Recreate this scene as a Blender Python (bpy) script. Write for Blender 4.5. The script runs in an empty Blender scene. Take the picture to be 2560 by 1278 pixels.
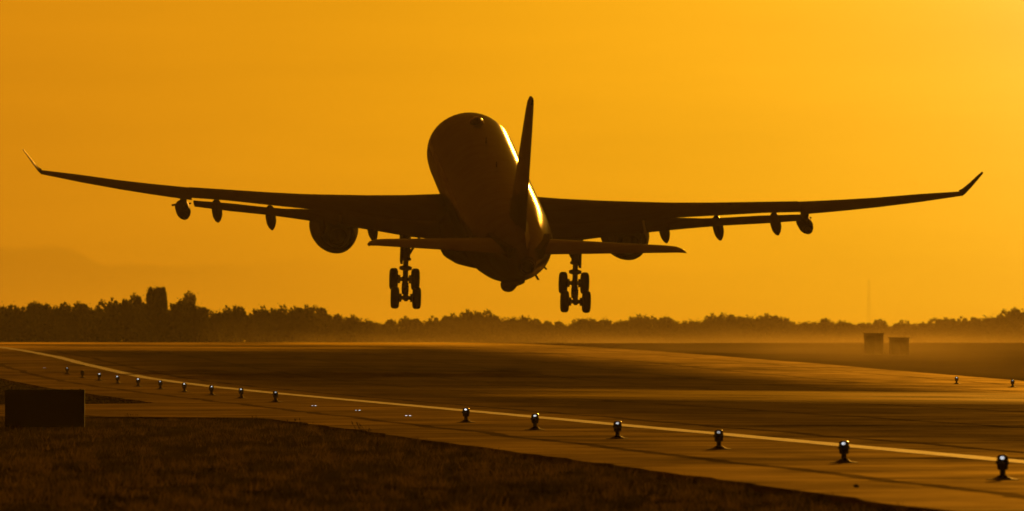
import bpy, bmesh, math, random
import numpy as np
from mathutils import Vector, Matrix

C = bpy.context.scene.collection
R = math.radians
PI = math.pi
random.seed(7)
rng = np.random.default_rng(11)

# ------------------------------------------------------------------ camera
cam_d = bpy.data.cameras.new('camera')
cam = bpy.data.objects.new('camera', cam_d)
C.objects.link(cam)
cam_d.sensor_width = 36.0
cam_d.lens = 33400.0 / 2560.0 * 36.0
cam_d.clip_start = 1.0
cam_d.clip_end = 60000.0
cam_d.dof.use_dof = True
cam_d.dof.focus_distance = 440.0
cam_d.dof.aperture_fstop = 6.3
cam.location = (0, 0, 2.274)
cam.rotation_euler = (R(90 + 0.3608), 0, R(-3.5159))
bpy.context.scene.camera = cam

# ------------------------------------------------------------------ sky, sun, exposure
SUN_AZ, SUN_EL = 9.0, 6.3          # degrees right of the runway axis (+Y), degrees above the horizon
sun_dir = Vector((math.sin(R(SUN_AZ)) * math.cos(R(SUN_EL)), math.cos(R(SUN_AZ)) * math.cos(R(SUN_EL)), math.sin(R(SUN_EL))))

def build_world():
    w = bpy.data.worlds.new('World')
    bpy.context.scene.world = w
    w.use_nodes = True
    nt = w.node_tree
    nt.nodes.clear()
    N = nt.nodes.new
    L = nt.links.new
    def mth(op, a, b=None, c=None):
        n = N('ShaderNodeMath'); n.operation = op
        for i, v in enumerate((a, b, c)):
            if v is None: continue
            if isinstance(v, (int, float)): n.inputs[i].default_value = v
            else: L(v, n.inputs[i])
        return n.outputs[0]
    out = N('ShaderNodeOutputWorld')
    bg = N('ShaderNodeBackground')
    bg.inputs['Strength'].default_value = 0.1
    sky = N('ShaderNodeTexSky')
    sky.sky_type = 'NISHITA'
    sky.sun_disc = False
    sky.sun_elevation = R(SUN_EL)
    sky.sun_rotation = R(SUN_AZ)
    sky.air_density = 2.0
    sky.dust_density = 6.0
    sky.ozone_density = 1.0
    tint = N('ShaderNodeMix'); tint.data_type = 'RGBA'; tint.blend_type = 'MULTIPLY'
    tint.inputs[0].default_value = 1.0
    L(sky.outputs[0], tint.inputs[6])
    tint.inputs[7].default_value = (0.010, 0.0042, 0.0008, 1)
    # dusty aureole round the low sun
    tc = N('ShaderNodeTexCoord')
    dot = N('ShaderNodeVectorMath'); dot.operation = 'DOT_PRODUCT'
    L(tc.outputs['Generated'], dot.inputs[0])
    GLOW_EL = 4.2                                               # the dust is thicker low down, so its glow sits below the sun
    dot.inputs[1].default_value = (math.sin(R(SUN_AZ)) * math.cos(R(GLOW_EL)), math.cos(R(SUN_AZ)) * math.cos(R(GLOW_EL)), math.sin(R(GLOW_EL)))
    d1 = mth('SUBTRACT', 1.0, dot.outputs['Value'])
    d2 = mth('ADD', mth('MAXIMUM', d1, 0.0), 0.0008)
    far_ = mth('POWER', 2.71828, mth('MULTIPLY', d2, -3.5))
    gR = mth('MULTIPLY', mth('MULTIPLY', mth('POWER', d2, -0.50), 0.75), far_)
    gG = mth('MULTIPLY', mth('MULTIPLY', mth('POWER', d2, -0.76), 0.0852), far_)
    gB = mth('ADD', mth('MINIMUM', mth('MULTIPLY', mth('POWER', mth('MULTIPLY', d2, 100.0), -5.0), 0.0030), 1.2), mth('MULTIPLY', far_, 0.045))
    # a faint bank of far cloud low in the left of the sky
    sep = N('ShaderNodeSeparateXYZ'); L(tc.outputs['Generated'], sep.inputs[0])
    az = mth('MULTIPLY', mth('ARCTAN2', sep.outputs[0], sep.outputs[1]), 180 / PI)
    el = mth('MULTIPLY', mth('ARCSINE', sep.outputs[2]), 180 / PI)
    comb = N('ShaderNodeCombineXYZ')
    L(az, comb.inputs[0]); L(mth('MULTIPLY', el, 3.0), comb.inputs[1])
    nz = N('ShaderNodeTexNoise'); nz.inputs['Scale'].default_value = 2.2; nz.inputs['Detail'].default_value = 5
    L(comb.outputs[0], nz.inputs['Vector'])
    nz2 = N('ShaderNodeTexNoise'); nz2.inputs['Scale'].default_value = 0.7; nz2.inputs['Detail'].default_value = 3
    comb2 = N('ShaderNodeCombineXYZ'); L(mth('MULTIPLY', az, 0.8), comb2.inputs[0]); L(mth('MULTIPLY', el, 6.0), comb2.inputs[1])
    L(comb2.outputs[0], nz2.inputs['Vector'])
    # upper limit of the bank falls with azimuth
    def smooth(v, a, b):
        n = N('ShaderNodeMapRange'); n.interpolation_type = 'SMOOTHSTEP'
        n.inputs['From Min'].default_value = a; n.inputs['From Max'].default_value = b
        L(v, n.inputs['Value'])
        return n.outputs[0]
    top = mth('MULTIPLY_ADD', smooth(az, 1.62, 1.78), -0.065, 0.40)
    top = mth('ADD', top, mth('MULTIPLY', mth('SUBTRACT', nz.outputs[0], 0.5), 0.10))
    m1 = smooth(mth('SUBTRACT', top, el), -0.012, 0.03)
    fade = smooth(az, 3.2, 1.5)
    lowf = smooth(el, 0.02, 0.30)
    cloud = mth('MULTIPLY', mth('MULTIPLY', m1, fade), lowf)
    streak = mth('MULTIPLY_ADD', mth('SUBTRACT', nz2.outputs[0], 0.5), 0.17, 1.0)
    k = mth('MULTIPLY', mth('MULTIPLY_ADD', cloud, -0.135, 1.0), streak)
    gl = N('ShaderNodeCombineXYZ')
    L(mth('MULTIPLY', gR, k), gl.inputs[0]); L(mth('MULTIPLY', gG, k), gl.inputs[1]); L(mth('MULTIPLY', gB, k), gl.inputs[2])
    add = N('ShaderNodeMix'); add.data_type = 'RGBA'; add.blend_type = 'ADD'
    add.inputs[0].default_value = 1.0
    L(tint.outputs[2], add.inputs[6]); L(gl.outputs[0], add.inputs[7])
    L(add.outputs[2], bg.inputs['Color'])
    L(bg.outputs[0], out.inputs['Surface'])

build_world()
sun_l = bpy.data.lights.new('sun', 'SUN')
sun_l.energy = 2.2
sun_l.angle = R(0.5)
sun_l.color = (1.0, 0.42, 0.035)
sun_o = bpy.data.objects.new('sun', sun_l)
C.objects.link(sun_o)
sun_o.rotation_euler = (-sun_dir).to_track_quat('-Z', 'Y').to_euler()

vs = bpy.context.scene.view_settings
vs.view_transform = 'Standard'
vs.look = 'None'
vs.gamma = 1.0
vs.use_curve_mapping = False
vs.exposure = 0.0
cy = bpy.context.scene.cycles
cy.max_bounces = 6
cy.volume_bounces = 0
cy.transparent_max_bounces = 8
cy.use_denoising = True

# ------------------------------------------------------------------ helpers
def smoothstep(a, b, x):
    t = np.clip((np.asarray(x, float) - a) / (b - a), 0, 1)
    return t * t * (3 - 2 * t)

def vnoise(x, y, seed=0):
    """value noise, arrays in, 0..1 out"""
    xi = np.floor(x).astype(np.int64); yi = np.floor(y).astype(np.int64)
    fx = x - xi; fy = y - yi
    fx = fx * fx * (3 - 2 * fx); fy = fy * fy * (3 - 2 * fy)
    def h(a, b):
        v = np.sin(a * 127.1 + b * 311.7 + seed * 74.7) * 43758.5453
        return v - np.floor(v)
    return (h(xi, yi) * (1 - fx) + h(xi + 1, yi) * fx) * (1 - fy) + (h(xi, yi + 1) * (1 - fx) + h(xi + 1, yi + 1) * fx) * fy

class MB:
    """collects faces for ONE mesh object"""
    def __init__(self): self.v = []; self.f = []
    def add(self, vs, fs):
        o = len(self.v)
        self.v += [tuple(map(float, v)) for v in vs]
        self.f += [tuple(i + o for i in f) for f in fs]
        return self
    def loft(self, rings, cap=True, closed=True):
        n = len(rings[0]); vs = [p for r in rings for p in r]; fs = []
        for i in range(len(rings) - 1):
            for j in range(n if closed else n - 1):
                a = i * n + j; b = i * n + (j + 1) % n
                fs.append((a, b, b + n, a + n))
        if cap:
            fs.append(tuple(range(n - 1, -1, -1)))
            fs.append(tuple(range((len(rings) - 1) * n, len(rings) * n)))
        return self.add(vs, fs)
    def lathe(self, prof, n=24, origin=(0, 0, 0), axis='Z', cap=True):
        """prof: list of (radius, height) along axis"""
        rings = []
        for r, h in prof:
            ring = []
            for k in range(n):
                a = 2 * PI * k / n; c, s = r * math.cos(a), r * math.sin(a)
                p = {'Z': (c, s, h), 'Y': (c, h, s), 'X': (h, c, s)}[axis]
                ring.append((p[0] + origin[0], p[1] + origin[1], p[2] + origin[2]))
            rings.append(ring)
        return self.loft(rings, cap)
    def tube(self, a, b, ra, rb=None, n=12):
        a = Vector(a); b = Vector(b); rb = ra if rb is None else rb
        d = (b - a).normalized()
        u = d.orthogonal().normalized(); w = d.cross(u)
        return self.loft([[a + (u * math.cos(2 * PI * k / n) + w * math.sin(2 * PI * k / n)) * ra for k in range(n)],
                          [b + (u * math.cos(2 * PI * k / n) + w * math.sin(2 * PI * k / n)) * rb for k in range(n)]])
    def box(self, c, s, rot=None):
        vs = [Vector((x * s[0] / 2, y * s[1] / 2, z * s[2] / 2)) for x in (-1, 1) for y in (-1, 1) for z in (-1, 1)]
        if rot is not None: vs = [rot @ v for v in vs]
        vs = [(v[0] + c[0], v[1] + c[1], v[2] + c[2]) for v in vs]
        return self.add(vs, [(0, 1, 3, 2), (4, 6, 7, 5), (0, 4, 5, 1), (2, 3, 7, 6), (0, 2, 6, 4), (1, 5, 7, 3)])
    def build(self, name, mat, parent=None, smooth=True, sharp=35):
        me = bpy.data.meshes.new(name)
        me.from_pydata(self.v, [], self.f)
        me.validate()
        bm = bmesh.new(); bm.from_mesh(me)
        bmesh.ops.recalc_face_normals(bm, faces=bm.faces)
        bm.to_mesh(me); bm.free()
        return link_mesh(name, me, mat, parent, smooth, sharp)

def link_mesh(name, me, mat, parent=None, smooth=True, sharp=35):
    o = bpy.data.objects.new(name, me)
    C.objects.link(o)
    if mat: me.materials.append(mat)
    if smooth:
        me.shade_smooth()
        me.set_sharp_from_angle(angle=R(sharp))
    if parent: o.parent = parent
    return o

def np_mesh(name, verts, faces_flat, nper, mat, parent=None, smooth=False):
    me = bpy.data.meshes.new(name)
    nv = len(verts); nf = len(faces_flat) // nper
    me.vertices.add(nv); me.vertices.foreach_set('co', np.asarray(verts, np.float32).ravel())
    me.loops.add(len(faces_flat)); me.loops.foreach_set('vertex_index', np.asarray(faces_flat, np.int32))
    me.polygons.add(nf)
    me.polygons.foreach_set('loop_start', np.arange(0, nf * nper, nper, dtype=np.int32))
    me.update(calc_edges=True)
    me.validate()
    o = bpy.data.objects.new(name, me); C.objects.link(o)
    if mat: me.materials.append(mat)
    if smooth: me.shade_smooth()
    if parent: o.parent = parent
    return o

def tag(o, label=None, cat=None, group=None, kind=None):
    if label: o['label'] = label
    if cat: o['category'] = cat
    if group: o['group'] = group
    if kind: o['kind'] = kind
    return o

def empty(name, loc=(0, 0, 0), rz=0.0):
    o = bpy.data.objects.new(name, None); C.objects.link(o)
    o.location = loc; o.rotation_euler = (0, 0, rz); o.empty_display_size = 0.3
    return o

def copy_tree(o, parent=None):
    c = o.copy(); C.objects.link(c)
    if parent: c.parent = parent
    for ch in list(o.children): copy_tree(ch, c)
    return c

class Mat:
    def __init__(self, name):
        self.m = bpy.data.materials.new(name); self.m.use_nodes = True
        self.nt = self.m.node_tree
        self.b = self.nt.nodes['Principled BSDF']; self.out = self.nt.nodes['Material Output']
    def N(self, t): return self.nt.nodes.new(t)
    def L(self, a, b): self.nt.links.new(a, b)
    def set(self, **k):
        for n, v in k.items():
            i = self.b.inputs[n.replace('_', ' ')]
            i.default_value = (*v, 1) if isinstance(v, tuple) and len(v) == 3 else v
        return self
    def coord(self, scale=(1, 1, 1), kind='Object'):
        tc = self.N('ShaderNodeTexCoord'); mp = self.N('ShaderNodeMapping')
        mp.inputs['Scale'].default_value = scale
        self.L(tc.outputs[kind], mp.inputs['Vector']); return mp.outputs[0]
    def noise(self, vec, scale, detail=4, rough=0.55):
        n = self.N('ShaderNodeTexNoise')
        n.inputs['Scale'].default_value = scale; n.inputs['Detail'].default_value = detail; n.inputs['Roughness'].default_value = rough
        self.L(vec, n.inputs['Vector']); return n.outputs[0]
    def ramp(self, fac, stops):
        r = self.N('ShaderNodeValToRGB'); e = r.color_ramp.elements
        while len(e) < len(stops): e.new(0.5)
        for i, (p, c) in enumerate(stops):
            e[i].position = p; e[i].color = (*c, 1) if isinstance(c, tuple) else (c, c, c, 1)
        self.L(fac, r.inputs[0]); return r.outputs[0]
    def math(self, op, a, b=None, c=None):
        n = self.N('ShaderNodeMath'); n.operation = op
        for i, v in enumerate((a, b, c)):
            if v is None: continue
            if isinstance(v, (int, float)): n.inputs[i].default_value = v
            else: self.L(v, n.inputs[i])
        return n.outputs[0]
    def rng(self, v, a, b, c, d):
        n = self.N('ShaderNodeMapRange')
        for i, x in zip(('From Min', 'From Max', 'To Min', 'To Max'), (a, b, c, d)): n.inputs[i].default_value = x
        self.L(v, n.inputs['Value']); return n.outputs[0]
    def bump(self, h, strength=0.3, dist=0.02):
        n = self.N('ShaderNodeBump'); n.inputs['Strength'].default_value = strength; n.inputs['Distance'].default_value = dist
        self.L(h, n.inputs['Height']); self.L(n.outputs[0], self.b.inputs['Normal'])

def simple(name, col, rough=0.5, metal=0.0, var=0.15, scale=3.0, coat=0.0):
    M = Mat(name)
    v = M.coord()
    n = M.noise(v, scale, 5)
    lo = tuple(c * (1 - var) for c in col); hi = tuple(min(1, c * (1 + var)) for c in col)
    M.L(M.ramp(n, [(0.3, lo), (0.7, hi)]), M.b.inputs['Base Color'])
    M.L(M.rng(n, 0.2, 0.8, max(0.02, rough - 0.07), rough + 0.07), M.b.inputs['Roughness'])
    M.set(Metallic=metal)
    if coat: M.set(Coat_Weight=coat, Coat_Roughness=0.08)
    return M.m

# ------------------------------------------------------------------ materials
def asphalt_material():
    M = Mat('asphalt')
    v = M.coord()
    big = M.noise(M.coord((0.022, 0.035, 1)), 1.0, 7, 0.68)        # broad patches
    mid = M.noise(v, 0.45, 6, 0.65)
    fine = M.noise(v, 7.0, 4, 0.6)
    strk = M.noise(M.coord((0.26, 0.12, 1)), 1.0, 6, 0.62)
    mix = M.math('ADD', M.math('ADD', M.math('MULTIPLY', big, 0.36), M.math('MULTIPLY', strk, 0.38)), M.math('MULTIPLY', mid, 0.26))
    col = M.ramp(mix, [(0.3, (0.040, 0.034, 0.028)), (0.7, (0.085, 0.072, 0.060))])
    sx = M.N('ShaderNodeSeparateXYZ'); M.L(v, sx.inputs[0])
    # the trafficked middle of the runway is dulled by tyre rubber
    rub = M.math('MULTIPLY', M.rng(sx.outputs[0], 23.0, 30.0, 0.0, 1.0), M.rng(sx.outputs[0], 70.0, 56.0, 0.0, 1.0))
    polish = M.rng(mix, 0.40, 0.62, 0.03, 0.40)
    glint = M.rng(M.noise(M.coord((0.10, 0.75, 1)), 1.0, 3, 0.6), 0.60, 0.72, 0.0, 0.42)
    polish = M.math('ADD', polish, glint)
    wob = M.math('MULTIPLY', M.math('SUBTRACT', M.noise(M.coord((0.0, 0.05, 1)), 1.0, 3), 0.5), 1.2)
    jx = M.math('FRACT', M.math('MULTIPLY', M.math('ADD', M.math('SUBTRACT', sx.outputs[0], 19.0), wob), 1 / 7.5))
    joint = M.math('LESS_THAN', M.math('ABSOLUTE', M.math('SUBTRACT', jx, 0.04)), 0.028)
    polish = M.math('MULTIPLY', polish, M.math('MULTIPLY_ADD', joint, -0.65, 1.0))
    polish = M.math('MULTIPLY', polish, M.math('MULTIPLY_ADD', rub, -0.70, 1.0))
    # smooth sealed shoulder along the far side
    far = M.rng(sx.outputs[0], 59.0, 64.0, 0.0, 1.0)
    polish = M.math('MULTIPLY', polish, M.math('MULTIPLY_ADD', far, 1.2, 1.0))
    # hot air over the paving mirrors the sky at the very flattest angles
    lw = M.N('ShaderNodeLayerWeight'); lw.inputs['Blend'].default_value = 0.5
    hot = M.math('MULTIPLY', M.rng(lw.outputs['Facing'], 0.9958, 0.9986, 0.0, 0.95), M.rng(M.noise(M.coord((0.05, 0.012, 1)), 1.0, 4, 0.6), 0.42, 0.58, 0.22, 1.0))
    hot = M.math('MINIMUM', hot, 0.9)
    d = M.N('ShaderNodeBsdfDiffuse'); M.L(col, d.inputs['Color']); d.inputs['Roughness'].default_value = 0.6
    g = M.N('ShaderNodeBsdfGlossy'); g.inputs['Color'].default_value = (0.75, 0.58, 0.20, 1)
    M.L(M.rng(mix, 0.38, 0.62, 0.60, 0.40), g.inputs['Roughness'])
    bp = M.N('ShaderNodeBump'); bp.inputs['Strength'].default_value = 0.30; bp.inputs['Distance'].default_value = 0.04
    M.L(M.math('ADD', mid, M.math('MULTIPLY', fine, 0.2)), bp.inputs['Height'])
    M.L(bp.outputs[0], d.inputs['Normal']); M.L(bp.outputs[0], g.inputs['Normal'])
    mx = M.N('ShaderNodeMixShader'); M.L(polish, mx.inputs[0]); M.L(d.outputs[0], mx.inputs[1]); M.L(g.outputs[0], mx.inputs[2])
    g2 = M.N('ShaderNodeBsdfGlossy'); g2.inputs['Color'].default_value = (0.8, 0.62, 0.25, 1); g2.inputs['Roughness'].default_value = 0.22
    mx2 = M.N('ShaderNodeMixShader'); M.L(hot, mx2.inputs[0]); M.L(mx.outputs[0], mx2.inputs[1]); M.L(g2.outputs[0], mx2.inputs[2])
    M.L(mx2.outputs[0], M.out.inputs['Surface']); M.nt.nodes.remove(M.b)
    return M.m
m_asphalt = asphalt_material()

def grass_ground_material():
    M = Mat('grass_ground')
    v = M.coord()
    n = M.math('ADD', M.math('MULTIPLY', M.noise(v, 0.35, 5), 0.5), M.math('MULTIPLY', M.noise(v, 6.0, 5), 0.5))
    M.L(M.ramp(n, [(0.35, (0.012, 0.010, 0.005)), (0.65, (0.045, 0.035, 0.016))]), M.b.inputs['Base Color'])
    M.set(Roughness=1.0, Specular_IOR_Level=0.0)
    sx = M.N('ShaderNodeSeparateXYZ'); M.L(v, sx.inputs[0])      # paler across the runway: the haze over that field, painted into its colour
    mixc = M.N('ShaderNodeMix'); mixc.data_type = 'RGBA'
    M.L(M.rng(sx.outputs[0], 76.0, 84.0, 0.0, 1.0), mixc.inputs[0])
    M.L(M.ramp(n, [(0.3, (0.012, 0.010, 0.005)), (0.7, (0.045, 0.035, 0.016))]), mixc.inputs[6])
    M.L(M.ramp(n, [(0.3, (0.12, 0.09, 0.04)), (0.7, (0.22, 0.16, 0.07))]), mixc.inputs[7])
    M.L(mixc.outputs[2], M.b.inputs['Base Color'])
    M.bump(M.noise(v, 5.0, 6, 0.7), 1.0, 0.10)
    return M.m
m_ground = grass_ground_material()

def leaf_material(name, lo, hi, trans, scale=0.5):
    M = Mat(name)
    n = M.noise(M.coord(), scale, 3)
    col = M.ramp(n, [(0.35, lo), (0.65, hi)])
    d = M.N('ShaderNodeBsdfDiffuse'); t = M.N('ShaderNodeBsdfTranslucent'); mx = M.N('ShaderNodeMixShader')
    M.L(col, d.inputs[0]); M.L(col, t.inputs[0]); mx.inputs[0].default_value = trans
    M.L(d.outputs[0], mx.inputs[1]); M.L(t.outputs[0], mx.inputs[2]); M.L(mx.outputs[0], M.out.inputs['Surface'])
    M.nt.nodes.remove(M.b)
    return M.m
m_blade = leaf_material('grass_blade', (0.016, 0.012, 0.005), (0.095, 0.072, 0.028), 0.40, 0.9)
m_clump = leaf_material('straw_blade', (0.03, 0.022, 0.009), (0.26, 0.17, 0.065), 0.45, 2.2)
m_weed = leaf_material('weed_stalk', (0.05, 0.04, 0.02), (0.10, 0.08, 0.035), 0.3, 4.0)
m_leaf = leaf_material('foliage', (0.035, 0.042, 0.015), (0.075, 0.080, 0.030), 0.18, 0.7)
m_bark = simple('bark', (0.06, 0.045, 0.032), 0.95, var=0.4, scale=8)

def paint_line_material():
    M = Mat('road_paint')
    v = M.coord()
    n = M.noise(v, 1.6, 6, 0.7)
    M.L(M.ramp(n, [(0.36, (0.16, 0.14, 0.12)), (0.60, (0.80, 0.76, 0.70))]), M.b.inputs['Base Color'])
    M.L(M.rng(n, 0.3, 0.7, 0.75, 0.60), M.b.inputs['Roughness'])
    M.set(Specular_IOR_Level=0.2)
    M.bump(M.noise(v, 8.0, 4), 0.3, 0.02)
    return M.m
m_paint = paint_line_material()

def plane_paint(name, col, rough=0.28, gloss=0.06, var=0.10, stripe=False):
    M = Mat(name)
    v = M.coord()
    n = M.noise(v, 0.8, 5)
    lo = tuple(c * (1 - var) for c in col); hi = tuple(c * (1 + var) for c in col)
    base = M.ramp(n, [(0.3, lo), (0.7, hi)])
    # skin panel seams, every 2.6 m along the length
    sx = M.N('ShaderNodeSeparateXYZ'); M.L(v, sx.inputs[0])
    fr = M.math('ABSOLUTE', M.math('SUBTRACT', M.math('FRACT', M.math('MULTIPLY', sx.outputs[1], 0.385)), 0.5))
    seam = M.math('LESS_THAN', fr, 0.012)
    mix = M.N('ShaderNodeMix'); mix.data_type = 'RGBA'; mix.blend_type = 'MULTIPLY'
    M.L(M.math('MULTIPLY', seam, 0.45), mix.inputs[0]); M.L(base, mix.inputs[6]); mix.inputs[7].default_value = (0.3, 0.3, 0.3, 1)
    colour = mix.outputs[2]
    if stripe:                                                  # pale line along the cabin sides
        band = M.math('MULTIPLY', M.math('LESS_THAN', M.math('ABSOLUTE', M.math('SUBTRACT', sx.outputs[2], 0.72)), 0.17), M.math('GREATER_THAN', sx.outputs[1], -45.5))
        m2 = M.N('ShaderNodeMix'); m2.data_type = 'RGBA'
        M.L(band, m2.inputs[0]); M.L(colour, m2.inputs[6]); m2.inputs[7].default_value = (0.42, 0.40, 0.36, 1)
        colour = m2.outputs[2]
    d = M.N('ShaderNodeBsdfDiffuse'); M.L(colour, d.inputs['Color'])
    g = M.N('ShaderNodeBsdfGlossy'); g.inputs['Color'].default_value = (1, 0.92, 0.8, 1)
    M.L(M.rng(n, 0.2, 0.8, rough - 0.03, rough + 0.05), g.inputs['Roughness'])
    mx = M.N('ShaderNodeMixShader'); mx.inputs[0].default_value = gloss
    M.L(d.outputs[0], mx.inputs[1]); M.L(g.outputs[0], mx.inputs[2]); M.L(mx.outputs[0], M.out.inputs['Surface'])
    M.nt.nodes.remove(M.b)
    return M.m
m_fus = plane_paint('grey_aircraft_paint', (0.13, 0.12, 0.105), 0.15, 0.07)
m_fus_body = plane_paint('fuselage_paint', (0.13, 0.12, 0.105), 0.15, 0.07, stripe=True)
m_wing = plane_paint('wing_paint', (0.09, 0.087, 0.08), 0.20, 0.035)
m_dark = plane_paint('dark_aircraft_paint', (0.06, 0.058, 0.055), 0.35, 0.03)
m_tip = plane_paint('wing_tip_paint', (0.05, 0.048, 0.045), 0.25, 0.006)
m_metal = simple('bare_metal', (0.25, 0.22, 0.2), 0.35, 1.0)
m_gear = simple('gear_paint', (0.16, 0.155, 0.15), 0.5)
m_tyre = simple('tyre_rubber', (0.018, 0.018, 0.018), 0.85)
m_hot = simple('exhaust_metal', (0.06, 0.05, 0.045), 0.5, 0.8)
m_lamp_body = simple('lamp_casting', (0.05, 0.045, 0.03), 0.55)
m_sign = simple('sign_back', (0.022, 0.02, 0.02), 0.7)
m_post = simple('galvanised_post', (0.10, 0.10, 0.10), 0.6, 0.3)
m_hut = simple('hut_wall', (0.45, 0.38, 0.30), 0.85)
m_hutroof = simple('hut_roof', (0.30, 0.26, 0.21), 0.8)
m_rock = simple('stone', (0.03, 0.028, 0.025), 0.9, var=0.4, scale=20)
m_mast = simple('mast_steel', (0.2, 0.15, 0.12), 0.6, 0.3)

def lens_material():
    M = Mat('lamp_glass')
    M.set(Base_Color=(0.05, 0.05, 0.05), Roughness=0.12)
    M.set(Coat_Weight=0.5)
    return M.m
m_lens = lens_material()
def emit(name, col, s):
    M = Mat(name)
    e = M.N('ShaderNodeEmission'); e.inputs[0].default_value = (*col, 1)
    oi = M.N('ShaderNodeObjectInfo'); M.L(M.rng(oi.outputs['Random'], 0, 1, s * 0.45, s * 1.5), e.inputs[1])
    M.L(e.outputs[0], M.out.inputs['Surface'])
    return M.m
m_led = emit('lit_lamp', (0.95, 0.97, 1.0), 1.5)

# ------------------------------------------------------------------ ground
GY = [-100, 0, 560, 640, 690, 730, 770, 850, 900, 994, 1071, 1200, 1350, 1600, 2000, 3000, 6000]
GZ = [0, 0, 0, .04, .12, .20, .38, .78, 1.08, 1.45, 1.66, 1.88, 2.0, 1.92, 1.72, 1.6, 1.5]
def gz(x, y):
    z = np.interp(y, GY, GZ)
    x = np.asarray(x, float)
    fall = np.where(x > 30, -(np.minimum(x, 80) - 30) * 0.009, 0.0) * smoothstep(420, 640, y) * (1 - smoothstep(900, 1250, y))
    return z + fall
DROP = 0.14
XL0, XR0 = 16.7, 76.0
TW0, TW1 = 399.0, 466.0

def left_edge(y):
    """left edge of the paved surface, opening into the taxiway with rounded fillets"""
    if TW0 <= y <= TW1: return -110.0
    r = 16.0
    if TW0 - r < y < TW0:
        t = (y - (TW0 - r)) / r
        return XL0 - r * (1 - math.sqrt(max(0.0, 1 - t * t))) * 0.9
    if TW1 < y < TW1 + r:
        t = ((TW1 + r) - y) / r
        return XL0 - r * (1 - math.sqrt(max(0.0, 1 - t * t))) * 0.9
    return XL0

def grid(xs, ys, zf):
    X, Y = np.meshgrid(np.array(xs, float), np.array(ys, float))
    V = np.stack([X, Y, zf(X, Y)], -1).reshape(-1, 3)
    nx, ny = len(xs), len(ys)
    I = np.arange(nx * ny).reshape(ny, nx)
    Fq = np.stack([I[:-1, :-1], I[:-1, 1:], I[1:, 1:], I[1:, :-1]], -1).reshape(-1)
    return V, Fq

ys = list(range(-25, 160, 25)) + list(range(160, 480, 4)) + list(range(480, 1500, 12)) + list(range(1500, 5151, 150))
xs = [-800, -300, -120, -60, -25, -10, -4, 0, 3, 6, 8, 10, 12, 14, 15.5, 16.7, 20, 30, 45, 60, 76, 79, 84, 95, 120, 200, 400, 900, 1200]
def ground_z(X, Y):
    bumps = (vnoise(X * 0.35, Y * 0.12, 3) - 0.5) * 0.10 * (X < 15.6) * (Y > 100)
    bumps = bumps + (vnoise(X * 0.1, Y * 0.03, 5) - 0.5) * 0.3 * (X > 78)
    return gz(X, Y) - DROP + bumps
V, Fq = grid(xs, ys, ground_z)
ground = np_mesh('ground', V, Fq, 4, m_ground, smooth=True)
tag(ground, 'dark grassy airfield ground reaching to the horizon', 'ground', kind='structure')

def build_pavement():
    rows = sorted(set(list(range(-24, 380, 4)) + [380 + 0.5 * i for i in range(0, 220)] + list(range(490, 1500, 8)) + list(range(1500, 2600, 60)) + [TW0 - 0.01, TW1 + 0.01]))
    cols = 26
    mb = MB(); vs = []; fs = []
    for y in rows:
        xl = left_edge(y)
        wob = (float(vnoise(np.array([y * 0.35]), np.array([0.5]), 9)[0]) - 0.5) * 0.35 if xl > -100 else 0
        for j in range(cols):
            if j == 0: x = xl + wob
            else:
                t = (j - 1) / (cols - 2)
                x = (xl + wob) + 0.001 + (XR0 - xl - wob) * t
            vs.append((x, y, float(gz(x, y)) - (DROP + 0.15 if j == 0 else 0)))
    for i in range(len(rows) - 1):
        for j in range(cols - 1):
            a = i * cols + j
            fs.append((a, a + 1, a + 1 + cols, a + cols))
    mb.add(vs, fs)
    return mb.build('runway', m_asphalt, smooth=True, sharp=30)
runway = build_pavement()
tag(runway, 'paved runway with wide shoulder and taxiway branch', 'runway', kind='structure')

def line_strip(x0, w, y0, y1, name):
    mb = MB(); rows = np.arange(y0, y1, 6.0); vs = []; fs = []
    for i, y in enumerate(rows):
        e = (float(vnoise(np.array([y * 0.2]), np.array([2.0]), 4)[0]) - 0.5) * 0.10
        for x in (x0 - w / 2 + e, x0, x0 + w / 2 + e): vs.append((x, y, float(gz(x, y)) + 0.006))
    for i in range(len(rows) - 1):
        for j in range(2):
            a = i * 3 + j; fs.append((a, a + 1, a + 4, a + 3))
    return mb.add(vs, fs).build(name, m_paint)
tag(line_strip(24.75, 0.70, 100, 1150, 'runway_edge_line'), 'worn white edge line along the near side of the runway', 'painted line', kind='structure')

# ------------------------------------------------------------------ airliner
AO = Vector((50.4338, 874.4034, 15.7151))
HD, PT, RL = 0.011486, 0.172800, 0.022717
plane = empty('airliner')
plane.matrix_world = Matrix.Translation(AO) @ Matrix.Rotation(HD, 4, 'Z') @ Matrix.Rotation(PT, 4, 'X') @ Matrix.Rotation(RL, 4, 'Y')
tag(plane, 'large twin-engine jet airliner just lifted off, wheels down, seen from behind in silhouette', 'airliner')

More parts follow.
